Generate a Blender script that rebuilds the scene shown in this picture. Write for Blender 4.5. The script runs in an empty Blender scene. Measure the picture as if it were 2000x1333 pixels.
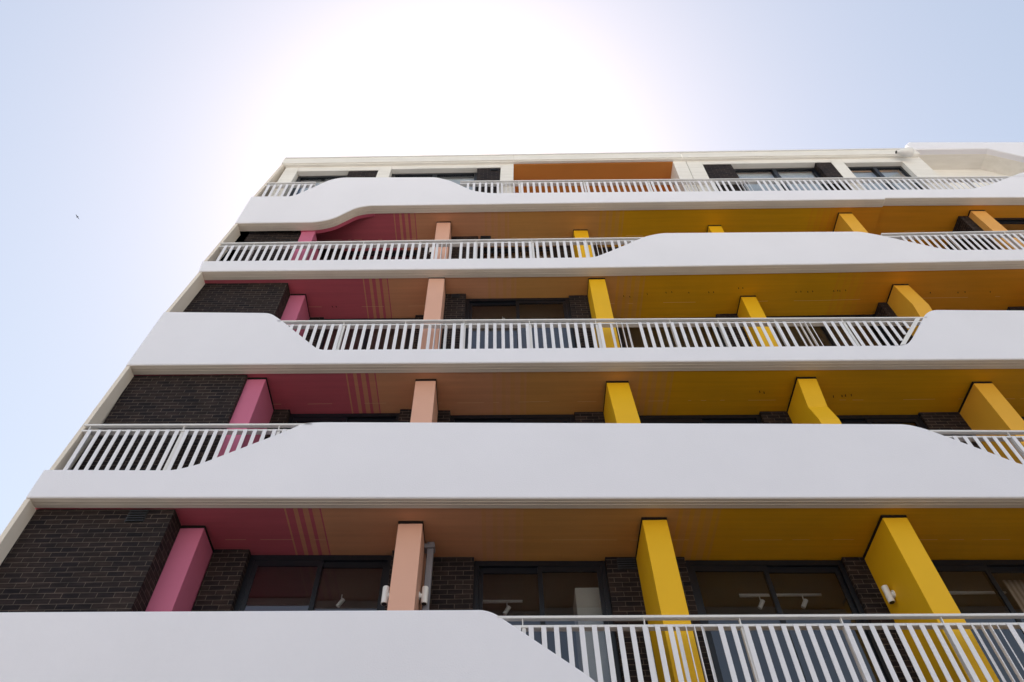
import bpy, bmesh, math, random
from mathutils import Matrix, Vector
random.seed(7)
S = bpy.context.scene
COL = S.collection

# ------------------------------------------------------------------ camera
CAMPOS = Vector((6.47562, -7.80090, -7.02761))
def cam_axes():
    yaw, pitch, roll = math.radians(-1.65975516), math.radians(53.74443127), math.radians(-1.86046166)
    f = Vector((-math.sin(yaw)*math.cos(pitch), math.cos(yaw)*math.cos(pitch), math.sin(pitch)))
    r = Vector((math.cos(yaw), math.sin(yaw), 0)); u = r.cross(f)
    r2 = math.cos(roll)*r + math.sin(roll)*u
    u2 = -math.sin(roll)*r + math.cos(roll)*u
    return r2, u2, f
CR, CU, CF = cam_axes()
cam_data = bpy.data.cameras.new("camera")
cam = bpy.data.objects.new("camera", cam_data); COL.objects.link(cam)
M = Matrix((CR, CU, -CF)).transposed().to_4x4(); M.translation = CAMPOS
cam.matrix_world = M
cam_data.sensor_width = 36; cam_data.lens = 26.46; cam_data.clip_start = 0.05; cam_data.clip_end = 5000
S.camera = cam

# ------------------------------------------------------------------ light
SUN_EL, SUN_AZ = math.radians(64.0), math.radians(-6.5)      # azimuth from +y, positive towards +x
w = bpy.data.worlds.new("World"); S.world = w; w.use_nodes = True
nt = w.node_tree; nt.nodes.clear()
sky = nt.nodes.new('ShaderNodeTexSky'); sky.sky_type = 'NISHITA'; sky.sun_disc = False
sky.sun_elevation = SUN_EL; sky.sun_rotation = SUN_AZ
sky.air_density = 1.6; sky.dust_density = 0.7; sky.ozone_density = 1.6
bg = nt.nodes.new('ShaderNodeBackground'); bg.inputs[1].default_value = 0.110
out = nt.nodes.new('ShaderNodeOutputWorld')
tint = nt.nodes.new('ShaderNodeMix'); tint.data_type = 'RGBA'; tint.blend_type = 'MULTIPLY'
tint.inputs['Factor'].default_value = 1; tint.inputs[7].default_value = (1.09, .94, .835, 1)   # hazy, slightly lavender air
gm = nt.nodes.new('ShaderNodeGamma'); gm.inputs[1].default_value = .78      # gamma compresses the sky's brightness, standing in for highlight rolloff
nt.links.new(sky.outputs[0], gm.inputs[0]); nt.links.new(gm.outputs[0], tint.inputs[6]); nt.links.new(tint.outputs[2], bg.inputs[0]); nt.links.new(bg.outputs[0], out.inputs[0])
sl = bpy.data.lights.new("sun", 'SUN'); sl.energy = 5.0; sl.angle = math.radians(0.5); sl.color = (1, .95, .88)
so = bpy.data.objects.new("sun", sl); COL.objects.link(so)
sd = Vector((math.sin(SUN_AZ)*math.cos(SUN_EL), math.cos(SUN_AZ)*math.cos(SUN_EL), math.sin(SUN_EL)))
so.rotation_euler = sd.to_track_quat('Z', 'Y').to_euler(); so.location = (0, 20, 60)
S.view_settings.view_transform = 'Standard'; S.view_settings.look = 'None'
S.view_settings.exposure = 1.38; S.view_settings.gamma = 1.0

# ------------------------------------------------------------------ pixel helpers (survey of the facade plane)
def ray(px, py):
    return CF + CR*((px-1000)/1470.0) - CU*((py-666.5)/1470.0)
def at_y(px, py, y=0.0):
    d = ray(px, py); t = (y-CAMPOS.y)/d.y
    return CAMPOS + d*t

ZS = {'A': [(-3,-3.28),(20,-3.34)], 'B': [(-1,.136),(0,.118),(7.33,-.016),(13.645,-.112),(20,-.2)],
      'C': [(.2,3.045),(7.556,3.008),(15.4,2.97),(20,2.95)],
      'D': [(.45,6.085),(7.786,6.112),(13.6,6.2),(17.32,6.283),(21,6.35)],
      'E': [(.6,8.96),(3.47,9.008),(9,9.09),(15.66,9.186),(15.68,9.245),(22,9.245)],
      'R': [(.9,11.42),(16.5,11.835),(22,11.97)]}
def zs(f, x):
    a = ZS[f]
    if x <= a[0][0]: return a[0][1]
    for (x0, z0), (x1, z1) in zip(a, a[1:]):
        if x <= x1: return z0+(z1-z0)*(x-x0)/(x1-x0)
    return a[-1][1]
XR = 21.5

# ------------------------------------------------------------------ materials
def new_mat(name):
    m = bpy.data.materials.new(name); m.use_nodes = True
    nt = m.node_tree; nt.nodes.clear()
    o = nt.nodes.new('ShaderNodeOutputMaterial')
    b = nt.nodes.new('ShaderNodeBsdfPrincipled'); nt.links.new(b.outputs[0], o.inputs[0])
    return m, nt, b
def pos(nt, scale=(1,1,1)):
    g = nt.nodes.new('ShaderNodeNewGeometry'); mp = nt.nodes.new('ShaderNodeMapping')
    mp.inputs['Scale'].default_value = scale
    nt.links.new(g.outputs['Position'], mp.inputs[0]); return mp.outputs[0]
def mixc(nt, fac, a, b, mode='MIX'):
    n = nt.nodes.new('ShaderNodeMix'); n.data_type = 'RGBA'; n.blend_type = mode
    for s, v in ((n.inputs['Factor'], fac), (n.inputs[6], a), (n.inputs[7], b)):
        if hasattr(v, 'links') or hasattr(v, 'is_output'): nt.links.new(v, s)
        elif isinstance(v, (int, float)): s.default_value = v
        else: s.default_value = (*v, 1)
    return n.outputs[2]
def noise(nt, vec, scale, detail=4, rough=.55):
    n = nt.nodes.new('ShaderNodeTexNoise'); n.inputs['Scale'].default_value = scale
    n.inputs['Detail'].default_value = detail; n.inputs['Roughness'].default_value = rough
    nt.links.new(vec, n.inputs['Vector']); return n.outputs['Fac']
def ramp(nt, fac, stops, interp='LINEAR'):
    r = nt.nodes.new('ShaderNodeValToRGB'); cr = r.color_ramp; cr.interpolation = interp
    while len(cr.elements) > 1: cr.elements.remove(cr.elements[-1])
    cr.elements[0].position = stops[0][0]; cr.elements[0].color = (*stops[0][1], 1)
    for p, c in stops[1:]:
        e = cr.elements.new(p); e.color = (*c, 1)
    nt.links.new(fac, r.inputs[0]); return r.outputs[0]
def bump(nt, b, h, strength, dist):
    n = nt.nodes.new('ShaderNodeBump'); n.inputs['Strength'].default_value = strength
    n.inputs['Distance'].default_value = dist
    nt.links.new(h, n.inputs['Height']); nt.links.new(n.outputs[0], b.inputs['Normal'])

def paint(name, c, rough=.6, var=.06, sc=1.6, bs=.15, spec=.3, streak=None):
    m, nt, b = new_mat(name)
    p = pos(nt)
    f = noise(nt, p, sc, 5)
    f = ramp(nt, f, [(.3, tuple(x*(1-var) for x in c)), (.7, tuple(min(1, x*(1+var*.4)) for x in c))])
    if streak:
        g = noise(nt, pos(nt, streak), 1.0, 4)
        g = ramp(nt, g, [(.35, (.86,.85,.83)), (.6, (1,1,1))])
        f = mixc(nt, .5, f, g, 'MULTIPLY')
    nt.links.new(f, b.inputs['Base Color'])
    b.inputs['Roughness'].default_value = rough; b.inputs['Specular IOR Level'].default_value = spec
    h = noise(nt, p, 55, 3)
    bump(nt, b, h, bs, .01)
    return m
WHITE = (.84,.832,.89)
m_white = paint("white_render", WHITE, .75, .03, .5, .25, .2)
m_cream = paint("cream_concrete", (.76,.685,.60), .85, .07, 1.5, .3, .2, (.5, 26, 26))
m_trim = paint("roof_trim_paint", (.86,.83,.78), .7, .05, 1.2, .2, .2, (1.2, 8, 8))
m_edge = paint('edge_cream', (.80,.72,.63), .8, .05, 1.5, .25, .2)
m_slat = paint("slat_paint", (.80,.79,.83), .4, .02, 3, .02, .4)
m_rail = paint("rail_paint", (.78,.765,.76), .4, .03, 3, .02, .4)
m_pink = paint("pink_paint", (.55,.150,.25), .55, .04, 1.2, .1)
m_peach = paint("peach_paint", (.72,.41,.305), .55, .04, 1.2, .1)
m_yellow = paint("yellow_paint", (.82,.465,.010), .55, .04, 1.2, .1)
m_amber = paint("amber_paint", (.80,.42,.04), .55, .04, 1.2, .1)
m_orange = paint("light_orange_paint", (.80,.40,.10), .55, .04, 1.2, .1)
m_niche = paint("orange_paint", (.64,.255,.06), .6, .05, 1.2, .1)
m_crimson = paint("crimson_paint", (.52,.10,.16), .6, .04, 1.2, .1)
m_frame = paint("dark_frame", (.007,.009,.014), .35, .1, 3, .01, .4)
m_dark = paint("dark_gap", (.012,.009,.008), .8, .1, 3, .05, .2)
m_int = paint("room_paint", (.20,.175,.15), .8, .1, .8, .05, .2)
m_intdark = paint("room_wall_paint", (.16,.13,.11), .8, .1, .8, .05, .2)
m_duct = paint('duct_paint', (.38,.36,.33), .7, .05, 2, .02, .2)
m_fit = paint("white_fitting", (.82,.81,.80), .35, .02, 3, .01, .5)
m_pipe = paint("pipe_paint", (.22,.22,.25), .4, .05, 3, .02, .5)
m_louvre = paint('louvre_grey', (.07,.08,.10), .4, .05, 3, .02, .4)
m_black = paint("black_plastic", (.02,.02,.022), .5, .1, 3, .02, .4)
m_bird = paint("dark_feathers", (.03,.03,.035), .8, .2, 9, .02, .2)

def brick_mat():
    m, nt, b = new_mat("dark_brick")
    g = nt.nodes.new('ShaderNodeNewGeometry'); sp = nt.nodes.new('ShaderNodeSeparateXYZ')
    nt.links.new(g.outputs['Position'], sp.inputs[0])
    a = nt.nodes.new('ShaderNodeMath'); a.operation = 'ADD'
    nt.links.new(sp.outputs[0], a.inputs[0]); nt.links.new(sp.outputs[1], a.inputs[1])
    c = nt.nodes.new('ShaderNodeCombineXYZ'); nt.links.new(a.outputs[0], c.inputs[0]); nt.links.new(sp.outputs[2], c.inputs[1])
    t = nt.nodes.new('ShaderNodeTexBrick'); nt.links.new(c.outputs[0], t.inputs[0])
    t.inputs['Scale'].default_value = 1; t.inputs['Brick Width'].default_value = .215; t.inputs['Row Height'].default_value = .078
    t.inputs['Mortar Size'].default_value = .005; t.inputs['Mortar Smooth'].default_value = .25; t.inputs['Bias'].default_value = -.1
    t.inputs['Color1'].default_value = (.025,.018,.017,1); t.inputs['Color2'].default_value = (.010,.0085,.0115,1)
    t.inputs['Mortar'].default_value = (.080,.067,.058,1)
    n1 = noise(nt, pos(nt), 5, 4); n2 = noise(nt, pos(nt, (3, 3, 30)), 1.2, 5)
    cc = mixc(nt, .6, t.outputs['Color'], ramp(nt, n1, [(.3,(.6,.6,.62)),(.7,(1.35,1.25,1.2))]), 'MULTIPLY')
    cc = mixc(nt, .5, cc, ramp(nt, n2, [(.35,(.6,.6,.6)),(.65,(1.9,1.8,1.7))]), 'MULTIPLY')
    nt.links.new(cc, b.inputs['Base Color']); b.inputs['Roughness'].default_value = .7
    b.inputs['Specular IOR Level'].default_value = .12
    iv = nt.nodes.new('ShaderNodeMath'); iv.operation = 'SUBTRACT'; iv.inputs[0].default_value = 1
    nt.links.new(t.outputs['Fac'], iv.inputs[1])
    bump(nt, b, iv.outputs[0], .6, .006)
    return m
m_brick = brick_mat()

def glass_mat():
    m = bpy.data.materials.new("window_glass"); m.use_nodes = True
    nt = m.node_tree; nt.nodes.clear()
    o = nt.nodes.new('ShaderNodeOutputMaterial'); mx = nt.nodes.new('ShaderNodeMixShader')
    tr = nt.nodes.new('ShaderNodeBsdfTransparent'); tr.inputs[0].default_value = (.90,.92,.93,1)
    gl = nt.nodes.new('ShaderNodeBsdfGlossy'); gl.inputs['Roughness'].default_value = .01; gl.inputs[0].default_value = (.86,.90,1,1)
    fr = nt.nodes.new('ShaderNodeFresnel'); fr.inputs[0].default_value = 1.95
    bp = nt.nodes.new('ShaderNodeBump'); bp.inputs['Strength'].default_value = .08; bp.inputs['Distance'].default_value = .01
    nt.links.new(noise(nt, pos(nt), 1.3, 1), bp.inputs['Height'])
    nt.links.new(bp.outputs[0], gl.inputs['Normal'])
    ge = nt.nodes.new('ShaderNodeNewGeometry')          # the far side of each pane adds nothing of its own
    a = nt.nodes.new('ShaderNodeMath'); a.operation = 'SUBTRACT'; a.inputs[0].default_value = 1; nt.links.new(ge.outputs['Backfacing'], a.inputs[1])
    b_ = nt.nodes.new('ShaderNodeMath'); b_.operation = 'MULTIPLY'; nt.links.new(fr.outputs[0], b_.inputs[0]); nt.links.new(a.outputs[0], b_.inputs[1])
    nt.links.new(b_.outputs[0], mx.inputs[0]); nt.links.new(tr.outputs[0], mx.inputs[1]); nt.links.new(gl.outputs[0], mx.inputs[2])
    nt.links.new(mx.outputs[0], o.inputs[0]); return m
m_glass = glass_mat()

C_CR, C_TAN, C_OCH, C_YEL, C_ORG = (.52,.112,.150), (.62,.30,.165), (.60,.30,.09), (.68,.345,.006), (.68,.28,.015)
WAVE = [(.004,1),(.030,0),(.13,1),(.19,0),(.26,1),(.338,0),(.39,1),(.494,0),(.515,1)]
def soffit_mat(f, groups):
    m, nt, b = new_mat("painted_soffit_"+f)
    g = nt.nodes.new('ShaderNodeNewGeometry'); sp = nt.nodes.new('ShaderNodeSeparateXYZ'); nt.links.new(g.outputs['Position'], sp.inputs[0])
    cols = [C_CR, C_TAN, C_OCH, C_YEL, C_ORG]
    c = None
    for i, gx in enumerate(groups):
        mr = nt.nodes.new('ShaderNodeMapRange'); wide = .54 if i == 0 else .62
        mr.inputs[1].default_value = gx-.01; mr.inputs[2].default_value = gx-.01+wide
        nt.links.new(sp.outputs[0], mr.inputs[0])
        k = wide
        if i == 0: st = [(0,(0,)*3)]+[((dx+.01)/k, (float(v)*(.82 if dx < .5 else 1),)*3) for dx, v in WAVE]
        else: st = [(0,(0,)*3),(.03,(.45,)*3),(.12,(.15,)*3),(.28,(.55,)*3),(.38,(.3,)*3),(.52,(.68,)*3),(.64,(.45,)*3),(.80,(.85,)*3),(.90,(.6,)*3),(.97,(1,)*3)]
        fac = ramp(nt, mr.outputs[0], st, 'CONSTANT')
        c = mixc(nt, fac, cols[i] if c is None else c, cols[i+1])
    n1 = noise(nt, pos(nt), .9, 5); n2 = noise(nt, pos(nt, (.5, 14, 14)), 1, 4)
    c = mixc(nt, .5, c, ramp(nt, n1, [(.3,(.86,.86,.86)),(.7,(1.08,1.06,1.03))]), 'MULTIPLY')
    c = mixc(nt, .35, c, ramp(nt, n2, [(.35,(.85,.85,.85)),(.65,(1.12,1.1,1.08))]), 'MULTIPLY')
    # board joints running along the balcony
    wv = nt.nodes.new('ShaderNodeMath'); wv.operation = 'ADD'; 
    nz = nt.nodes.new('ShaderNodeMath'); nz.operation = 'MULTIPLY'; nz.inputs[1].default_value = .05
    nt.links.new(noise(nt, pos(nt), .45, 2), nz.inputs[0])
    nt.links.new(sp.outputs[1], wv.inputs[0]); nt.links.new(nz.outputs[0], wv.inputs[1])
    ab = nt.nodes.new('ShaderNodeMath'); ab.operation = 'SUBTRACT'; ab.inputs[1].default_value = .93
    nt.links.new(wv.outputs[0], ab.inputs[0])
    a2 = nt.nodes.new('ShaderNodeMath'); a2.operation = 'ABSOLUTE'; nt.links.new(ab.outputs[0], a2.inputs[0])
    lt = nt.nodes.new('ShaderNodeMath'); lt.operation = 'LESS_THAN'; lt.inputs[1].default_value = .005; nt.links.new(a2.outputs[0], lt.inputs[0])
    brk = nt.nodes.new('ShaderNodeMath'); brk.operation = 'GREATER_THAN'; brk.inputs[1].default_value = .5
    nt.links.new(noise(nt, pos(nt, (1.1,0,1)), 1, 2), brk.inputs[0])
    ml = nt.nodes.new('ShaderNodeMath'); ml.operation = 'MULTIPLY'; nt.links.new(lt.outputs[0], ml.inputs[0]); nt.links.new(brk.outputs[0], ml.inputs[1])
    m3 = nt.nodes.new('ShaderNodeMath'); m3.operation = 'MULTIPLY'; m3.inputs[1].default_value = .45; nt.links.new(ml.outputs[0], m3.inputs[0])
    c = mixc(nt, m3.outputs[0], c, (.85,.6,.35))
    nt.links.new(c, b.inputs['Base Color']); b.inputs['Roughness'].default_value = .55; b.inputs['Specular IOR Level'].default_value = .35
    bump(nt, b, noise(nt, pos(nt, (4, 30, 30)), 1, 4), .25, .01)
    return m
GROUPS = {'A': [3.5, 6.2, 8.9], 'B': [3.47, 6.2, 8.95], 'C': [3.85, 6.35, 8.88], 'D': [3.71, 6.25, 8.9, 13.5], 'E': [4.02, 6.15, 8.88, 13.95]}

def curtain_mat():
    m, nt, b = new_mat("tan_blind")
    wv = nt.nodes.new('ShaderNodeTexWave'); wv.bands_direction = 'X'; wv.inputs['Scale'].default_value = 4; wv.inputs['Distortion'].default_value = 1.2
    nt.links.new(pos(nt), wv.inputs[0])
    nt.links.new(ramp(nt, wv.outputs[1], [(0,(.22,.16,.12)),(1,(.42,.33,.26))]), b.inputs['Base Color'])
    b.inputs['Roughness'].default_value = .9; return m
m_blind = curtain_mat()
m_paleblind = paint('pale_blind', (.55,.56,.56), .8, .06, 3, .05, .2)
def ground_mat():
    m, nt, b = new_mat("pale_paving")
    n = noise(nt, pos(nt), .6, 6)
    t = nt.nodes.new('ShaderNodeTexBrick'); nt.links.new(pos(nt), t.inputs[0]); t.inputs['Scale'].default_value = 1
    t.inputs['Brick Width'].default_value = .6; t.inputs['Row Height'].default_value = .6; t.inputs['Mortar Size'].default_value = .006
    t.inputs['Color1'].default_value = (.34,.32,.30,1); t.inputs['Color2'].default_value = (.30,.285,.27,1); t.inputs['Mortar'].default_value = (.07,.065,.06,1)
    nt.links.new(mixc(nt, .5, t.outputs[0], ramp(nt, n, [(.3,(.75,.75,.75)),(.7,(1.1,1.1,1.1))]), 'MULTIPLY'), b.inputs['Base Color'])
    b.inputs['Roughness'].default_value = .85; return m
m_ground = ground_mat()

# ------------------------------------------------------------------ mesh helpers
class MB:
    def __init__(s): s.v, s.f, s.mi = [], [], []
    def box(s, x0, x1, y0, y1, z0, z1, fl=None, mi=0):
        """axis box; with fl the z values are offsets from that floor's sloping line"""
        def Z(x, z): return z if fl is None else zs(fl, x)+z
        n = len(s.v)
        s.v += [(x0,y0,Z(x0,z0)),(x1,y0,Z(x1,z0)),(x1,y1,Z(x1,z0)),(x0,y1,Z(x0,z0)),
                (x0,y0,Z(x0,z1)),(x1,y0,Z(x1,z1)),(x1,y1,Z(x1,z1)),(x0,y1,Z(x0,z1))]
        for q in ((0,3,2,1),(4,5,6,7),(0,1,5,4),(1,2,6,5),(2,3,7,6),(3,0,4,7)):
            s.f.append(tuple(n+i for i in q)); s.mi.append(mi)
        return s
    def hexa(s, pts, mi=0):
        n = len(s.v); s.v += [tuple(p) for p in pts]
        for q in ((0,3,2,1),(4,5,6,7),(0,1,5,4),(1,2,6,5),(2,3,7,6),(3,0,4,7)):
            s.f.append(tuple(n+i for i in q)); s.mi.append(mi)
        return s
    def ring_prism(s, rings, cap0=True, cap1=True, mi=0):
        n = len(s.v); k = len(rings[0])
        for r in rings: s.v += [tuple(p) for p in r]
        for j in range(len(rings)-1):
            for i in range(k):
                a, b = n+j*k+i, n+j*k+(i+1) % k
                s.f.append((a, b, b+k, a+k)); s.mi.append(mi)
        if cap0: s.f.append(tuple(n+i for i in range(k))[::-1]); s.mi.append(mi)
        if cap1: s.f.append(tuple(n+(len(rings)-1)*k+i for i in range(k))); s.mi.append(mi)
        return s
    def tube(s, p0, p1, r0, r1=None, k=16, mi=0):
        r1 = r0 if r1 is None else r1
        p0, p1 = Vector(p0), Vector(p1); d = (p1-p0).normalized()
        a = d.orthogonal().normalized(); b = d.cross(a)
        R = []
        for p, r in ((p0, r0), (p1, r1)):
            R.append([p+a*r*math.cos(2*math.pi*i/k)+b*r*math.sin(2*math.pi*i/k) for i in range(k)])
        return s.ring_prism(R, mi=mi)
    def build(s, name, mats, parent=None, smooth=False, loc=None, bevel=0):
        me = bpy.data.meshes.new(name)
        off = Vector(loc) if loc is not None else Vector((0,0,0))
        me.from_pydata([tuple(Vector(p)-off) for p in s.v], [], s.f); 
        bm = bmesh.new(); bm.from_mesh(me); bmesh.ops.recalc_face_normals(bm, faces=bm.faces); bm.to_mesh(me); bm.free()
        mats = mats if isinstance(mats, (list, tuple)) else [mats]
        for m in mats: me.materials.append(m)
        for p, i in zip(me.polygons, s.mi): p.material_index = i; p.use_smooth = smooth
        o = bpy.data.objects.new(name, me); COL.objects.link(o)
        set_parent(o, parent); 
        if parent is not None: o.location = off - world_of(parent)
        else: o.location = off
        if bevel:
            b = o.modifiers.new('edge', 'BEVEL'); b.width = bevel; b.segments = 2; b.limit_method = 'ANGLE'
        return o
def world_of(o):
    v = Vector((0,0,0))
    while o is not None: v += o.location; o = o.parent
    return v
def set_parent(o, p):
    if p is not None: o.parent = p
def tag(o, label=None, cat=None, group=None, kind=None):
    if label: o['label'] = label
    if cat: o['category'] = cat
    if group: o['group'] = group
    if kind: o['kind'] = kind
    return o
def empty(name, loc):
    o = bpy.data.objects.new(name, None); COL.objects.link(o); o.location = loc; o.empty_display_size = .3; return o
def inset(poly, d):
    """poly: list of (x,z) counter-clockwise; moves every edge inwards by d"""
    n = len(poly); out = []
    for i in range(n):
        a, b, c = Vector(poly[i-1]), Vector(poly[i]), Vector(poly[(i+1) % n])
        e1, e2 = (b-a).normalized(), (c-b).normalized()
        n1, n2 = Vector((-e1.y, e1.x)), Vector((-e2.y, e2.x))
        m = n1+n2; m = m/max(m.dot(n1), .35) if m.length > 1e-6 else n1
        out.append((b.x+m.x*d, b.y+m.y*d))
    return out
def smooth_line(pts, r=.12, k=6):
    """round the inner corners of an open polyline"""
    out = [pts[0]]
    for a, b, c in zip(pts, pts[1:], pts[2:]):
        a, b, c = Vector(a), Vector(b), Vector(c)
        u, v = (a-b), (c-b); ang = u.angle(v)
        if math.pi-ang < .06: out.append(tuple(b)); continue
        l = min(r, u.length*.45, v.length*.45)
        p, q = b+u.normalized()*l, b+v.normalized()*l
        for i in range(k+1):
            t = i/k; out.append(tuple(p*(1-t)**2+b*2*t*(1-t)+q*t*t))
    out.append(pts[-1]); return out

GZ = -8.65
# ------------------------------------------------------------------ ground
g = MB(); g.v += [(-900,-900,GZ),(900,-900,GZ),(900,900,GZ),(-900,900,GZ)]; g.f.append((0,1,2,3)); g.mi.append(0)
tag(g.build('ground', m_ground), kind='structure')
m_asphalt = paint('asphalt', (.06,.058,.057), .9, .2, 2, .4, .2)
tag(MB().box(-300, 300, -19, -3.2, GZ+.002, GZ+.006).build('road', m_asphalt), kind='structure')  # unseen road, added dark to cut bounce light on the lower floors
for ya, yb in ((-3.2, 1.6), (-23.9, -19)):
    tag(MB().box(-300, 300, ya, yb, GZ+.001, GZ+.13).build('pavement', m_ground), kind='structure')

# ------------------------------------------------------------------ unseen houses added behind the camera to bounce sunlight onto the facade
def house(x0, x1, h, c, label):
    m = paint('street_render', c, .8, .08, .5, .2, .2)
    t = empty('house', ((x0+x1)/2, -24, GZ)); tag(t, label, 'building')
    MB().box(x0, x1, -36, -24, GZ, GZ+h).build('wall', m, t)
    MB().box(x0-.2, x1+.2, -36.2, -23.8, GZ+h, GZ+h+.4).build('roof', m_trim, t)
    n = int((x1-x0)/3.2)
    for j in range(int(h/3.1)):
        for i in range(n):
            xc = x0+(i+.5)*(x1-x0)/n; zc = GZ+1.0+3.1*j
            w_ = MB().box(xc-.6, xc+.6, -24.02, -23.94, zc, zc+1.4).build('window', m_frame, t)
            MB().box(xc-.54, xc+.54, -23.94, -23.93, zc+.06, zc+1.34).build('pane', m_glass, w_)
    return t
house(-26, -7.5, 13.5, (.60,.58,.56), 'added unseen cream house across the street, left of the tall white one')
house(-7, 13, 15.5, (.72,.71,.71), 'added unseen tall white house directly across the street')
house(13.5, 36, 12.8, (.58,.56,.54), 'added unseen cream house across the street, right of the tall white one')

# ------------------------------------------------------------------ building
B = empty('apartment_building', (0, 0, GZ))
tag(B, 'tall white apartment block with wavy balcony fronts, dark brick and coloured fins and soffits', 'building')

# outlines of the balcony fronts (top line, as x,z), read from the facade plane
def line(pxs): return [(p.x, p.z) for p in (at_y(*q) for q in pxs)]
TOP = {
 'A': [(-1.6,-1.62)] + line([(0,1195),(945,1190.5),(966,1197),(1160,1326)]) + [(7.62,-2.80),(8.0,-2.86),(XR,-2.95)],
 'B': line([(86,917),(340,918),(392,905),(560,841),(592,826),(625,824),(1770,828),(1805,836),(1930,882),(1998,908)]) + [(14.7,.39),(15.6,.33),(XR,.28)],
 'C': line([(320,609),(528,611),(548,624),(622,683),(1768,674.5),(1780,664),(1808,612),(1822,605),(2000,606)]),
 'D': line([(395,510),(1160,502.5),(1188,492),(1262,461),(1292,455),(1680,452),(1718,459),(1834,484.5),(1860,488),(2000,487)]),
 'E': line([(491,383.7),(572,383),(600,371),(644,351),(668,346.5),(852,346),(880,353),(922,372),(955,377),(1895,369),(1930,362),(1992,338),(2020,331)]),
}
for f in 'CDE':
    lx, lz = TOP[f][-1]; TOP[f] = TOP[f] + [(XR, lz+(.02 if f != 'E' else .05))]
BOT = {
 'A': [(-1.6, -3.28), (XR, -3.34)],
 'B': [(0.0, .118)] + [p for p in ZS['B'] if .5 < p[0] < 20] + [(XR, -.22)],
 'C': [(.213, 3.045)] + ZS['C'][1:3] + [(XR, 2.945)],
 'D': [(.465, 6.085)] + ZS['D'][1:4] + [(XR, 6.36)],
 'E': line([(459,435.5),(618,433.5),(650,427),(694,406),(718,401.3)]) + [(9,9.09),(15.66,9.186),(15.68,9.245),(XR,9.245)],
}
def top_z(f, x):
    L = TOPS[f]
    for (x0, z0), (x1, z1) in zip(L, L[1:]):
        if x0 <= x <= x1: return z0+(z1-z0)*(x-x0)/max(x1-x0, 1e-6)
    return L[-1][1]
TOPS, BOTS = {}, {}
for f in 'ABCDE':
    TOPS[f] = smooth_line(TOP[f], .13)
    BOTS[f] = smooth_line(BOT[f], .22 if f == 'E' else .001) if f == 'E' else BOT[f]
    poly = BOTS[f] + TOPS[f][::-1]                 # counter-clockwise in x,z
    i1, i2 = inset(poly, .022), inset(poly, .006)
    mb = MB(); th = .15
    mb.ring_prism([[(x, 0, z) for x, z in i1], [(x, .006, z) for x, z in i2], [(x, .022, z) for x, z in poly], [(x, th, z) for x, z in poly]])
    o = mb.build('balcony_front', m_white, B)
    # cream soffit margin behind the front: follows the lower outline
    mb = MB(); L = BOTS[f]
    for (x0, z0), (x1, z1) in zip(L, L[1:]):
        if x1-x0 < 1e-4: continue
        y1 = .215
        mb.hexa([(x0,.022,z0-.003),(x1,.022,z1-.003),(x1,y1,z1-.003),(x0,y1,z0-.003),(x0,.022,z0+.03),(x1,.022,z1+.03),(x1,y1,z1+.03),(x0,y1,z0+.03)])
        for yy in (.075, .135):                     # drip grooves as fine raised fillets
            mb.hexa([(x0,yy,z0-.008),(x1,yy,z1-.008),(x1,yy+.012,z1-.008),(x0,yy+.012,z0-.008),(x0,yy,z0),(x1,yy,z1),(x1,yy+.012,z1),(x0,yy+.012,z0)])
    mb.build('soffit_margin', m_cream, B)

# painted soffit slabs
FINX = [2.36, 5.21, 8.47, 11.76, 14.88, 18.03, 21.2]
KN = sorted(set([0, 1, 3.47, 7.33, 7.786, 9, 13.6, 15.4, 15.66, 15.68, 17.32, 20] + FINX))
LEFT = {'A': -1.5, 'B': .02, 'C': .24, 'D': .49, 'E': .66}
for f in 'ABCDE':
    mb = MB()
    ks = [LEFT[f]] + [k for k in KN if k > LEFT[f]+.05] + [XR]
    for a, b in zip(ks, ks[1:]):
        mb.box(a, b, .2165, 7.6, .012, .24, f)
    mb.build('painted_soffit', soffit_mat(f, GROUPS[f]), B)
# deep pink edge beam under the lowered end of the top balcony front
mb = MB(); L = [(2.04, BOTS['E'][0][1])] + [p for p in BOTS['E'] if 2.04 < p[0] < 3.7]
for (x0, z0), (x1, z1) in zip(L, L[1:]):
    if x1-x0 > 1e-4:
        mb.hexa([(x0,.216,z0),(x1,.216,z1),(x1,.30,z1),(x0,.30,z0),(x0,.216,9.2),(x1,.216,9.2),(x1,.30,9.2),(x0,.30,9.2)])
mb.build('edge_beam', m_crimson, B)

# fins
FIN = {  # floor above -> list of (left x, width, front y, material)
 'B': [(1.94,.36,.60,m_pink),(5.04,.34,.50,m_peach),(8.45,.345,.42,m_yellow),(11.80,.345,.38,m_yellow),(14.95,.34,.45,m_amber),(18.0,.34,.45,m_amber)],
 'C': [(2.18,.32,.31,m_pink),(5.04,.345,.37,m_peach),(8.32,.38,.44,m_yellow),(11.61,.33,.38,m_yellow),(14.72,.335,.51,m_amber),(17.85,.33,.5,m_orange)],
 'D': [(2.20,.31,.58,m_pink),(5.06,.32,.21,m_peach),(8.32,.33,.27,m_yellow),(11.55,.315,.76,m_yellow),(14.73,.32,.54,m_amber),(17.85,.33,.5,m_orange)],
 'E': [(2.06,.30,.24,m_pink),(5.03,.325,.46,m_peach),(8.285,.335,.72,m_yellow),(11.53,.31,.65,m_yellow),(14.63,.32,.36,m_amber),(17.85,.35,.35,m_orange)],
 'A': [(2.1,.34,.5,m_pink),(5.1,.34,.5,m_peach),(8.45,.34,.45,m_yellow),(11.8,.34,.45,m_yellow),(14.95,.34,.5,m_amber)],
}
BELOW = {'B':'A','C':'B','D':'C','E':'D','A':None}
def floor_z(f, x):
    b = BELOW[f]
    return (zs(b, x)+.24) if b else GZ
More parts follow.
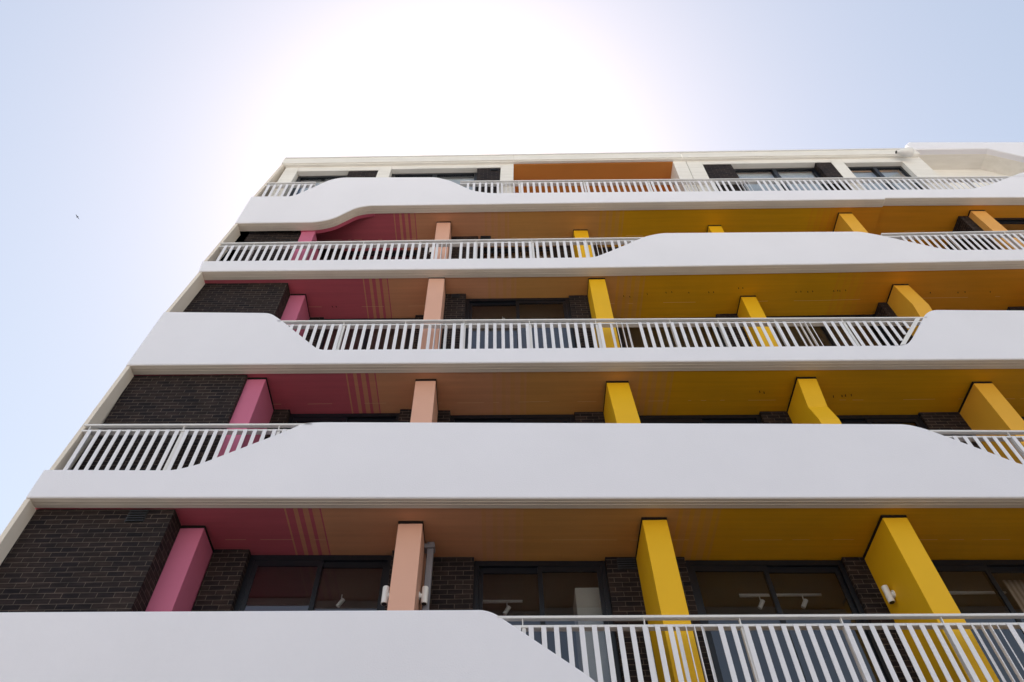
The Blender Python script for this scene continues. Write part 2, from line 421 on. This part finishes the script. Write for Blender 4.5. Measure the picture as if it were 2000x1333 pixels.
for f in FIN:
    for (x, wd, y, m) in FIN[f]:
        zt = zs(f, x+wd/2)-.032; zb = floor_z(f, x)-.01; yb = 1.55
        if f == 'E' and x < 3: zt = 8.19
        mb = MB()
        if f == 'C' and 11 < x < 12:      # this one has a kinked front edge
            prof = [(yb, zb), (y-.12+.09, zb), (y-.02, zt-1.05), (y+.10, zt-.62), (y, zt), (yb, zt)]
            mb.ring_prism([[(x, a, b) for a, b in prof], [(x+wd, a, b) for a, b in prof]])
        elif f == 'C' and 8 < x < 9:
            prof = [(yb, zb), (y-.42, zb), (y, zt), (yb, zt)]
            mb.ring_prism([[(x, a, b) for a, b in prof], [(x+wd, a, b) for a, b in prof]])
        elif f == 'D' and 14 < x < 15:
            prof = [(yb, zb), (y+.22, zb), (y-.0, zt-1.45), (y-.08, zt-.85), (y, zt), (yb, zt)]
            mb.ring_prism([[(x, a, b) for a, b in prof], [(x+wd, a, b) for a, b in prof]])
        else:
            mb.box(x, x+wd, y, yb, zb, zt)
        fo = mb.build('fin', m, B, bevel=.006)
        if not (f == 'E' and x < 3):
            MB().box(x-.004, x+wd+.004, y-.004, yb, zt+.0015, zs(f, x+wd/2)+.02).build('shadow_joint', m_dark, fo)  # solid dark strip, the shade of the gap put into its colour

# brick piers, windows and rooms, bay by bay
def window(f, x0, x1, y, open_left=True, zt=-.012):
    """two-leaf sliding door: outer frame, two sashes, panes"""
    zb = floor_z(f, (x0+x1)/2)-.005; z1 = zs(f, (x0+x1)/2)+zt
    zb -= zs(f, (x0+x1)/2); z1 -= zs(f, (x0+x1)/2)
    d = .09
    mb = MB()
    mb.box(x0, x0+.07, y, y+d, zb, z1, f); mb.box(x1-.07, x1, y, y+d, zb, z1, f)
    mb.box(x0+.07, x1-.07, y, y+d, z1-.085, z1, f)
    mb.box(x0+.07, x1-.07, y, y+d, zb, zb+.06, f)
    w = mb.build('window', m_frame, B)
    xm = (x0+x1)/2
    for k, (a, b) in enumerate(((x0+.07, xm+.035), (xm-.035, x1-.07))):
        yy = y+.012 if (k == 0) == open_left else y+.05
        s = MB(); e = .065
        s.box(a, a+e, yy, yy+.034, zb+.06, z1-.085, f); s.box(b-e, b, yy, yy+.034, zb+.06, z1-.085, f)
        s.box(a+e, b-e, yy, yy+.034, z1-.085-.09, z1-.085, f); s.box(a+e, b-e, yy, yy+.034, zb+.06, zb+.15, f)
        s.build('sash', m_frame, w)
        p = MB(); p.box(a+e-.002, b-e+.002, yy+.014, yy+.020, zb+.148, z1-.173, f); p.build('pane', m_glass, w)
    return w
def pier(f, x0, x1, y, y1=1.6, zt=-.004):
    zb = floor_z(f, (x0+x1)/2)-zs(f, (x0+x1)/2)-.005
    return MB().box(x0, x1, y, y1, zb, zt, f).build('brick_wall', m_brick, B)

# first bay: flush brick panel beside the left end wall
pier('B', .035, 1.975, .245, .585); pier('C', .255, 2.19, .235, .5); pier('D', .50, 2.20, .295, .62)
MB().box(.50, 2.09, .30, .66, floor_z('E', 1.3)-.005, 8.975).build('brick_wall', m_brick, B)
pier('A', -1.4, 2.1, .25, .6)
for f in 'ABCDE': pier(f, LEFT[f]+.05, 2.3, 1.12, 1.5, -.006)
BAYS = {  # floor -> list of (pier, window, pier) x-limits with wall y
 'B': [((2.32,2.83,1.10),(2.83,4.90,1.22),(4.90,5.06,1.12)), ((5.38,6.08,1.27),(6.08,8.00,1.35),(8.00,8.47,1.27)),
       ((8.78,9.16,1.27),(9.16,11.48,1.34),(11.48,11.82,1.28)), ((12.12,12.55,1.28),(12.55,14.55,1.34),(14.55,14.97,1.28)), ((15.27,15.7,1.28),(15.7,17.7,1.34),(17.7,18.02,1.28))],
 'C': [((2.48,2.78,1.02),(2.78,4.72,1.12),(4.72,5.06,1.04)), ((5.36,5.60,1.07),(5.60,7.80,1.18),(7.80,8.34,1.13)),
       ((8.68,8.95,1.14),(8.95,11.12,1.22),(11.12,11.63,1.15)), ((11.92,12.1,1.16),(12.1,14.0,1.25),(14.0,14.74,1.20)), ((15.03,15.4,1.25),(15.4,17.4,1.32),(17.4,17.87,1.25))],
 'D': [((2.48,2.8,1.15),(2.8,4.72,1.19),(4.72,5.08,1.12)), ((5.36,5.80,.60),(5.80,7.93,.72),(7.93,8.34,.67)),
       ((8.63,8.9,1.2),(8.9,11.1,1.28),(11.1,11.57,1.2)), ((11.84,12.1,1.2),(12.1,14.55,1.28),(14.55,14.75,.98)), ((15.03,15.25,1.1),(15.25,17.45,1.25),(17.45,17.87,1.16))],
 'E': [((2.34,2.7,1.1),(2.7,4.6,1.2),(4.6,5.05,1.05)), ((5.34,6.0,.85),(6.0,7.9,1.15),(7.9,8.30,1.1)),
       ((8.6,8.9,1.1),(8.9,11.0,1.2),(11.0,11.55,1.1)), ((11.82,12.1,1.1),(12.1,14.2,1.2),(14.2,14.65,1.1)), ((14.93,15.6,1.3),(15.6,17.5,1.4),(17.62,17.87,.50)), ((18.18,18.4,.8),(18.4,20.4,.55),(20.4,20.8,.6))],
 'A': [((2.3,2.8,1.2),(2.8,4.9,1.3),(4.9,5.12,1.2)), ((5.42,6.1,1.27),(6.1,8.0,1.35),(8.0,8.47,1.27)), ((8.77,9.16,1.27),(9.16,11.48,1.34),(11.48,11.82,1.28)), ((12.12,12.55,1.28),(12.55,14.55,1.34),(14.55,14.97,1.28))],
}
for f, bays in BAYS.items():
    for i, (p1, wd, p2) in enumerate(bays):
        pier(f, *p1); pier(f, *p2)
        window(f, *wd, open_left=(i % 2 == 0) if f != 'B' else i in (0, 2, 3))
        yi = max(p1[2], wd[2], p2[2])+.12
        if yi < 1.61:
            MB().box(p1[0], p2[1], yi, 1.618, -.02, .008, f).build('ceiling', m_int, B)
    # open rooms behind the whole floor
    a = LEFT[f]+.4; zz = zs(BELOW[f], 8)+.25 if BELOW[f] else GZ
    ks = [a] + [k for k in KN if k > a+.05] + [XR]
    mb = MB()
    for u, v in zip(ks, ks[1:]): mb.box(u, v, 1.62, 6.5, -.02, .008, f)
    mb.build('ceiling', m_int, B)
    mb = MB(); mb.box(a, XR, 6.5, 6.6, zz-.2, zs(f, 8)+.2)
    for px_ in (a, 5.25, 11.9, 18.05): mb.box(px_, px_+.1, 3.2, 6.49, zz-.15, zs(f, px_)-.021)
    mb.build('room_wall', m_intdark, B)
    MB().box(a, XR, 1.62, 6.5, zz-.02, zz+.012).build('room_floor', m_intdark, B)
# blinds hung inside some bays
def blind(f, x0, x1, y, ztop=-.16, drop=2.5):
    MB().box(x0, x1, y, y+.02, ztop-drop, ztop, f).build('blind', m_blind, B)
blind('E', 6.2, 7.8, 1.35, -.1); blind('E', 2.9, 4.3, 1.4, -.3)
blind('E', 9.0, 10.2, 1.4, -.3); blind('B', 14.0, 14.5, 1.75, -.06)

# floor slab of the rest, left end walls
ENDS = {'B': ((-.005,.10),(-.03,-1.6)), 'C': ((.215,3.03),(.06,.64)), 'D': ((.465,6.07),(.30,4.64)), 'E': ((.615,8.15),(.43,6.5)), 'R': ((.90,11.44),(.66,9.5))}
for f, ((xa, za), (xb, zb)) in ENDS.items():
    fy = .02
    mb = MB(); t = .07; y1 = .30
    mb.hexa([(xb,fy,zb),(xb+t,fy,zb),(xb+t,y1,zb),(xb,y1,zb),(xa,fy,za),(xa+t,fy,za),(xa+t,y1,za),(xa,y1,za)])
    mb.build('end_wall', m_edge, B, bevel=.006)
    e = .98 if f == 'E' else .1
    mb = MB(); mb.hexa([(xb+.05,y1,zb-.3),(xb+.3,y1,zb-.3),(xb+.3,9,zb-.3),(xb+.05,9,zb-.3),(xa+.05,y1,za+e),(xa+.3,y1,za+e),(xa+.3,9,za+e),(xa+.05,9,za+e)])
    mb.build('side_wall', m_brick, B)
# raised cream cladding strip on the outer side below the third balcony
mb = MB(); mb.hexa([(.075,.10,1.98),(.13,.10,1.98),(.13,.4,1.98),(.075,.4,1.98),(.205,.08,3.2),(.26,.08,3.2),(.26,.4,3.2),(.205,.4,3.2)])
mb.build('cladding_strip', m_trim, B)

# penthouse wall, roof and hood
def zr(x, z): return z + (x-8)*.0266 + (11.61-11.50) - .11 + 0
PW = .10
def pcol(x0, x1, y1=.55, m=None, z0=None):
    mb = MB(); zt = 0.0
    a, b = zs('R', x0), zs('R', x1)
    zz = 9.46 if z0 is None else z0
    mb.hexa([(x0-.07,PW,zz),(x1-.07,PW,zz),(x1-.07,y1,zz),(x0-.07,y1,zz),(x0,PW,a+.1),(x1,PW,b+.1),(x1,y1,b+.1),(x0,y1,a+.1)])
    return mb.build('wall_column', m or m_trim, B)
pcol(1.02,1.36); pcol(3.43,3.75); pcol(6.57,6.90); pcol(11.10,11.44); pcol(11.455,11.85, .56); pcol(15.28,15.6); pcol(17.17,17.75)
def lintel(x0, x1, h, y1=.33):
    MB().box(x0, x1, PW, y1, -h, .1, 'R').build('lintel', m_trim, B)
lintel(1.36,3.43,.25); lintel(3.75,6.57,.20); lintel(11.85,15.28,.20); lintel(15.6,17.17,.26)
def pbrick(x0, x1, y, zt=-.21):
    MB().box(x0, x1, y, .9, -2.4, zt, 'R').build('brick_wall', m_brick, B)
def pwindow(x0, x1, y, h, mull=True):
    mb = MB(); mb.box(x0, x1, y, y+.08, -h-.09, -h, 'R'); mb.box(x0, x0+.08, y, y+.08, -2.4, -h-.09, 'R'); mb.box(x1-.08, x1, y, y+.08, -2.4, -h-.09, 'R')
    if mull: mb.box((x0+x1)/2-.05, (x0+x1)/2+.05, y-.02, y+.08, -2.4, -h-.09, 'R')
    w = mb.build('window', m_frame, B)
    for a, b in ((x0+.08, (x0+x1)/2-.05), ((x0+x1)/2+.05, x1-.08)):
        MB().box(a, b, y+.03, y+.036, -2.4, -h-.09, 'R').build('pane', m_glass, w)
MB().box(.86, 1.02, .30, .7, -2.3, -.30, 'R').build('brick_wall', m_brick, B)
pbrick(2.66,3.43,.12,-.25); pwindow(1.36,2.66,.235,.25,False)
pbrick(5.95,6.57,.12,-.20); pwindow(3.75,5.95,.235,.20)
pbrick(11.85,12.6,.12,-.20); pwindow(12.6,14.85,.25,.20); pbrick(14.85,15.28,.115,-.20)
pwindow(15.6,17.17,.22,.26)
mb = MB(); mb.box(1.0,6.9,5.2,5.3,-2.5,-.02,'R'); mb.box(11.1,17.6,5.2,5.3,-2.5,-.02,'R'); mb.build('back_wall', m_intdark, B)
# blinds behind penthouse glass
for a, b in ((1.5,2.6),(3.9,5.9),(12.7,14.8),(15.7,17.1)):
    MB().box(a, b, .36, .37, -2.3, -.27, 'R').build('blind', m_paleblind, B)
# orange terrace niche
MB().box(6.90,11.10,.115,3.0,-.02,.06,'R').build('niche_ceiling', m_niche, B)
mb = MB(); mb.box(6.90,11.10,2.6,2.7,-2.5,-.021,'R'); mb.box(6.86,6.90,.56,2.6,-2.5,-.021,'R'); mb.box(11.101,11.14,.56,2.6,-2.5,-.021,'R')
mb.build('niche_wall', m_niche, B)
# roof slab with fascia
mb = MB(); 
for a, b in ((.90,6.9),(6.9,11.35),(11.365,17.75)):
    mb.box(a, b, -.0 if a < 11 else .004, 9, .04, .36, 'R')
mb.build('roof', m_trim, B, bevel=.01)
mb = MB(); mb.box(.93, 17.7, -.02, .03, .335, .385, 'R'); mb.build('roof_capping', m_rail, B)
mb = MB(); mb.box(.93, 17.7, .03, .10, .0, .04, 'R'); mb.build('roof_trim', m_trim, B)
# hood at the right end: wave-cut parapet in front of a recessed cream panel
hp = [(17.78,12.2),(19.76,12.24)] ; hp2 = [(20.42,11.67),(XR+1,10.9)]
poly = [(17.78,12.20),(19.76,12.24),(20.42,11.67),(XR+1.2,10.9),(XR+1.2,12.66),(17.80,12.71),(17.62,12.5)]
i1 = inset(poly, .02)
MB().ring_prism([[(x,-.0,z) for x, z in i1],[(x,.02,z) for x, z in poly],[(x,.16,z) for x, z in poly]]).build('hood_front', m_white, B)
mb = MB()
low = [(17.62,12.18),(17.78,12.19),(19.76,12.23),(20.42,11.66),(XR+1.2,10.89)]
for (x0, z0), (x1, z1) in zip(low, low[1:]):
    mb.hexa([(x0,.16,z0),(x1,.16,z1),(x1,.62,z1),(x0,.62,z0),(x0,.16,z0+.4),(x1,.16,z1+.4),(x1,.62,z1+.4),(x0,.62,z0+.4)])
mb.build('hood_soffit', m_trim, B)
mb = MB(); mb.box(17.75, XR+1.2, .60, .9, 9.46, 12.6); mb.build('hood_panel', m_trim, B)

# base of the block down to the pavement
MB().box(-1.3, XR, 1.62, 7.5, GZ, -3.1).build('base_wall', m_brick, B)

# small fittings that belong to the building
def grille(x0, x1, y, z0, z1, n=5):
    mb = MB(); mb.box(x0, x1, y-.004, y+.01, z0, z1)
    o = mb.build('vent', m_black, B)
    s = MB()
    for k in range(n):
        z = z0+(z1-z0)*(k+.5)/n
        s.hexa([(x0+.012,y-.03,z-.012),(x1-.012,y-.03,z-.012),(x1-.012,y-.006,z+.004),(x0+.012,y-.006,z+.004),(x0+.012,y-.03,z-.006),(x1-.012,y-.03,z-.006),(x1-.012,y-.006,z+.010),(x0+.012,y-.006,z+.010)])
    s.build('louvre', m_louvre, o)
grille(1.36,1.62,.245,-.14,.07); grille(8.16,8.44,1.27,-.26,-.06); grille(5.50,5.68,.60,5.93,6.07)
grille(6.28,6.5,.12,11.2,11.3,3); grille(6.05,6.3,.85,8.9,9.03,3)
# square downpipe beside the peach fin
mb = MB(); mb.box(5.425,5.515,.93,1.02,-3.0,-.10); mb.box(5.38,5.53,.90,1.05,-.10,-.03); mb.box(5.42,5.52,.93,1.02,-.03,.02)
mb.build('downpipe', m_pipe, B, bevel=.008)
# little anchor scars in the yellow soffit
def scar(f, x, y, l=.035, a=.35):
    z = zs(f, x)
    dx, dy = math.sin(a)*l, math.cos(a)*l
    mb = MB(); mb.hexa([(x,y,z+.004),(x+.012,y,z+.004),(x+.012+dx,y+dy,z+.004),(x+dx,y+dy,z+.004),(x,y,z+.02),(x+.012,y,z+.02),(x+.012+dx,y+dy,z+.02),(x+dx,y+dy,z+.02)]).build('anchor_scar', m_dark, B)
for x, y in ((9.07,.70),(9.2,.72),(9.56,.66),(9.95,.63),(10.07,.62),(10.43,.64),(10.85,.64),(10.95,.64),(11.46,.55),(11.55,.55),(12.70,.67),(12.8,.66),(12.95,.67),(13.05,.66),(13.5,.66),(13.58,.65),(13.63,.66),(13.75,.65),(3.0,.88),(3.08,.88),(15.6,.75),(16.2,.76),(16.35,.75),(16.9,.76)):
    scar('D', x, y)
for x, y in ((11.02,.68),(11.1,.70),(12.35,.8),(12.5,.79),(12.56,.78),(12.66,.77)): scar('C', x, y, .05)

# ------------------------------------------------------------------ railings
slat = MB().box(-.029,.029,.004,.014,0,1)
slat_me = slat.build('slat_source', m_slat); slat_mesh = slat_me.data
bpy.data.objects.remove(slat_me)
slat_mesh.name = 'slat'
FINFRONT = {'A': [5.36, 8.68, 12.12], 'B': [], 'C': [5.40, 8.68, 12.02], 'D': [5.35, 8.64], 'E': [6.75, 11.2, 12.55]}
def railing(f, x0, x1, za, zb, xs0, label, xa=None, xb=None):
    """handrail top runs from za at x=6 to slope zb per metre; xs0 = centre of the first slat"""
    T = lambda x: za+(x-6)*zb
    root = empty('balcony_railing', (x0, .05, T(x0)-.9))
    tag(root, label, 'railing', 'white slatted railings in the gaps of the balcony fronts')
    h = MB(); h.hexa([(x0,.0,T(x0)-.034),(x1,.0,T(x1)-.034),(x1,.068,T(x1)-.034),(x0,.068,T(x0)-.034),(x0,.0,T(x0)),(x1,.0,T(x1)),(x1,.068,T(x1)),(x0,.068,T(x0))])
    h.build('handrail', m_rail, root, bevel=.006)
    a, b = (xa or x0), (xb or x1); o1, o2 = .115, .145
    h = MB(); h.hexa([(a,.016,T(a)-o2),(b,.016,T(b)-o2),(b,.10,T(b)-o2),(a,.10,T(a)-o2),(a,.016,T(a)-o1),(b,.016,T(b)-o1),(b,.10,T(b)-o1),(a,.10,T(a)-o1)])
    h.build('mid_rail', m_rail, root)
    spots = []; x = xs0
    while x < x1-.03:
        if all(abs(x-c) > .235 for c in FINFRONT[f]): spots.append((x, 0))
        x += .1462
    for c in FINFRONT[f]:                       # slats turned edge-on where a fin stands behind
        for dx, a in ((-.165, 35), (-.06, 80), (.035, 86), (.13, 50)):
            if x0 < c+dx < x1: spots.append((c+dx, a))
    proto = None
    for x, a in sorted(spots):
        zt = T(x)-.125; zb_ = top_z(f, x+(.2 if f == 'C' and x > 13 else 0))-.05
        if zt-zb_ < .09: continue
        if proto is None: s = proto = bpy.data.objects.new('slat', slat_mesh)
        else: s = proto.copy()
        COL.objects.link(s); s.parent = root
        s.location = Vector((x, .03*math.sin(math.radians(a)), zb_)) - root.location
        s.scale = (1, 1, zt-zb_); s.rotation_euler.z = math.radians(a)
    # posts behind the slats with little stalks up to the handrail
    n = 0
    return root, T
def posts(root, T, f, xs):
    for x in xs:
        zb = min(top_z(f, x-.03), top_z(f, x+.03))-.3
        p = MB(); z1 = T(x)-.145
        p.box(x-.012, x+.034, .03, .08, zb, z1)
        p.build('post', m_rail, root)
        q = MB(); q.box(x-.006, x+.006, .02, .06, T(x)-.115, T(x)-.034); q.build('stalk', m_rail, root)
r, T = railing('A', 6.42, XR, -1.816, -.0115, 6.668, 'long white slatted railing on the lowest balcony, before the yellow fins')
posts(r, T, 'A', [6.72, 8.14, 9.26, 10.45, 11.63, 12.95, 14.3, 15.6])
r, T = railing('B', .16, 3.62, 1.515, -.0115, .30, 'short white slatted railing at the left end, in front of dark brick')
posts(r, T, 'B', [.26, 1.68, 3.12])
# handrail heights of the other stretches come from pixel pairs on the facade plane
def rail_fit(p, q):
    a, b = at_y(*p, .01), at_y(*q, .01); s = (b.z-a.z)/(b.x-a.x); return a.z+(6-a.x)*s, s
za, s_ = rail_fit((200,831),(540,834))
za2, s2 = rail_fit((545,627),(1790,620))
za3, s3 = rail_fit((435,475),(1230,464.5))
za4, s4 = rail_fit((1740,456),(2000,451))
za5, s5 = rail_fit((900,354),(1900,345.5))
za6, s6 = rail_fit((520,357.5),(610,356))
r, T = railing('C', 2.44, 14.35, za2, s2, 2.60, 'long white slatted railing of the middle balcony, ending at a tilted post')
posts(r, T, 'C', [3.66, 4.78, 5.84, 7.03, 8.24, 9.6, 10.48, 11.52, 12.76])
# the tilted end post of that railing
q = MB(); a, b = at_y(1763,674,.01), at_y(1793,622,.01); wd = .045
q.hexa([(a.x-wd,.004,a.z),(a.x+wd,.004,a.z),(a.x+wd,.03,a.z),(a.x-wd,.03,a.z),(b.x-wd,.004,b.z),(b.x+wd,.004,b.z),(b.x+wd,.03,b.z),(b.x-wd,.03,b.z)])
q.build('end_post', m_rail, r)
r, T = railing('D', .56, 9.62, za3, s3, .72, 'white slatted railing of the second balcony from top, left part')
posts(r, T, 'D', [1.28, 2.45, 3.6, 4.8, 6.0, 7.2, 8.35])
r, T = railing('D', 14.85, XR, za4, s4, 15.25, 'white slatted railing of the second balcony from top, right edge')
posts(r, T, 'D', [16.3, 17.6, 18.9])
r, T = railing('E', 5.55, 20.0, za5, s5, 5.75, 'long white slatted railing of the top terrace, in front of the orange recess')
posts(r, T, 'E', [7.0, 8.6, 10.2, 11.8, 13.4, 15.0, 16.6, 18.2])
r, T = railing('E', .78, 2.0, za6, s6, .90, 'very short white slatted railing at the top left corner of the terrace')
posts(r, T, 'E', [.86])
rB, sB = rail_fit((1850,841),(2000,841.5))
r, T = railing('B', 12.95, XR, rB, sB, 13.0, 'white slatted railing at the right edge, below the rightmost amber fin')
posts(r, T, 'B', [14.15, 15.4, 16.7])

# ------------------------------------------------------------------ wall lights, track lights, camera, bird
def wall_light(x, y, z, side, label):
    """cylinder up/down light on a fin flank; side = +1 sticks out towards +x"""
    t = empty('wall_light', (x, y, z)); tag(t, label, 'wall light', 'white cylinder lights on the fins')
    cx = x+side*.075
    b = MB(); b.tube((cx,y,z-.125),(cx,y,z+.125),.044,k=24); b.build('body', m_fit, t, smooth=False, bevel=.004)
    b = MB(); b.tube((x+side*.001,y,z),(x+side*.04,y,z),.03,k=16); b.tube((x+side*.0005,y,z),(x+side*.012,y,z),.055,k=20); b.build('bracket', m_fit, t)
    b = MB(); b.tube((cx,y,z-.129),(cx,y,z-.1255),.034,k=20); b.build('lens', m_black, t)
wall_light(5.38, .86, -.93, 1, 'white cylinder light on the right flank of the lowest peach fin')
wall_light(5.04, .66, -1.06, -1, 'white cylinder light on the left flank of the lowest peach fin')
wall_light(11.80, 1.0, -.92, -1, 'white cylinder light on the left side of the big yellow fin')
wall_light(5.03, .62, 7.95, -1, 'small white cylinder light left of the peach fin under the top terrace')

def track(f, x0, x1, y, heads, label, tilt=.5):
    z = zs(f, x0)-.02
    t = empty('track_light', (x0, y, z)); tag(t, label, 'ceiling light', 'track lights on the room ceilings')
    if x1 > x0: MB().box(x0, x1, y-.015, y+.015, z-.045, z-.002).build('track', m_fit, t)
    for hx in heads:
        s = MB(); s.tube((hx,y,z-.04),(hx,y,z-.13),.008,k=8); s.build('stem', m_fit, t)
        s = MB(); s.tube((hx+.035,y,z-.12),(hx-.045,y+.02,z-.235),.033,k=18); s.build('spotlight', m_fit, t)
track('B', 6.15, 6.80, 2.30, [6.56], 'ceiling track light behind the glass right of the peach fin')
track('B', 10.12, 11.38, 2.15, [10.42,11.08], 'ceiling track with two spotlights behind the glass between the yellow fins')
track('B', 4.05, 4.05, 2.1, [4.05], 'single small spotlight behind the glass left of the peach fin')
track('B', 13.0, 14.2, 2.1, [], 'thin pale ceiling track behind the glass at the right edge')
track('D', 6.55, 6.55, 1.15, [6.55], 'small spotlight behind the glass of the middle storey, above the long railing')
# white boxed duct inside, right of the mullion
mb = MB(); mb.box(7.55,7.90,1.62,2.1,-2.6,-.30); mb.build('boxed_duct', m_duct, B)

# floodlight / camera housing at the roof edge
t = empty('roof_floodlight', (17.35,-.1,12.2)); tag(t, 'curved white floodlight fixed to the roof edge beside the hood', 'floodlight')
c = at_y(1762,297,-.12)
mb = MB(); R = []
for i in range(9):
    a = math.pi*i/8; r_ = .13*math.sin(a*.5+.25)
    R.append([(c.x-.16+.05*i, c.y+r_*math.cos(q*math.pi/6), c.z-.02+r_*math.sin(q*math.pi/6)) for q in range(12)])
mb.ring_prism(R); mb.build('housing', m_fit, t, smooth=True)
mb = MB(); mb.tube((c.x-.175,c.y,c.z-.02),(c.x-.162,c.y,c.z-.02),.04,.04,16); mb.build('lens', m_black, t)
mb = MB(); mb.box(c.x+.1,c.x+.16,c.y,.02,c.z-.02,c.z+.03); mb.box(c.x+.13,c.x+.17,c.y-.02,c.y+.03,c.z,c.z+.2); mb.build('bracket', m_fit, t)

d = ray(151,424).normalized(); P = CAMPOS+d*75
mb = MB()
def wing(sg):
    a = [Vector((0,.10,0)),Vector((sg*.25,.16,.07)),Vector((sg*.62,-.02,.02)),Vector((sg*.25,-.06,.06)),Vector((0,-.12,0))]
    b = [v+Vector((0,0,.02)) for v in a]; mb.ring_prism([a,b])
wing(1); wing(-1)
rings = []
for yy, rr in ((-.34,.01),(-.30,.06),(-.16,.035),(-.05,.07),(.12,.075),(.22,.05),(.27,.045),(.33,.008)):
    rings.append([(rr*math.cos(k*math.pi/4), yy, rr*math.sin(k*math.pi/4)) for k in range(8)])
mb.ring_prism(rings)
bird = mb.build('bird', m_bird, None, smooth=True); bird.location = P; bird.rotation_euler = (.2,.15,1.2); bird.scale = (.42,.42,.42)
tag(bird, 'tiny dark bird gliding alone in the pale sky left of the building', 'bird')
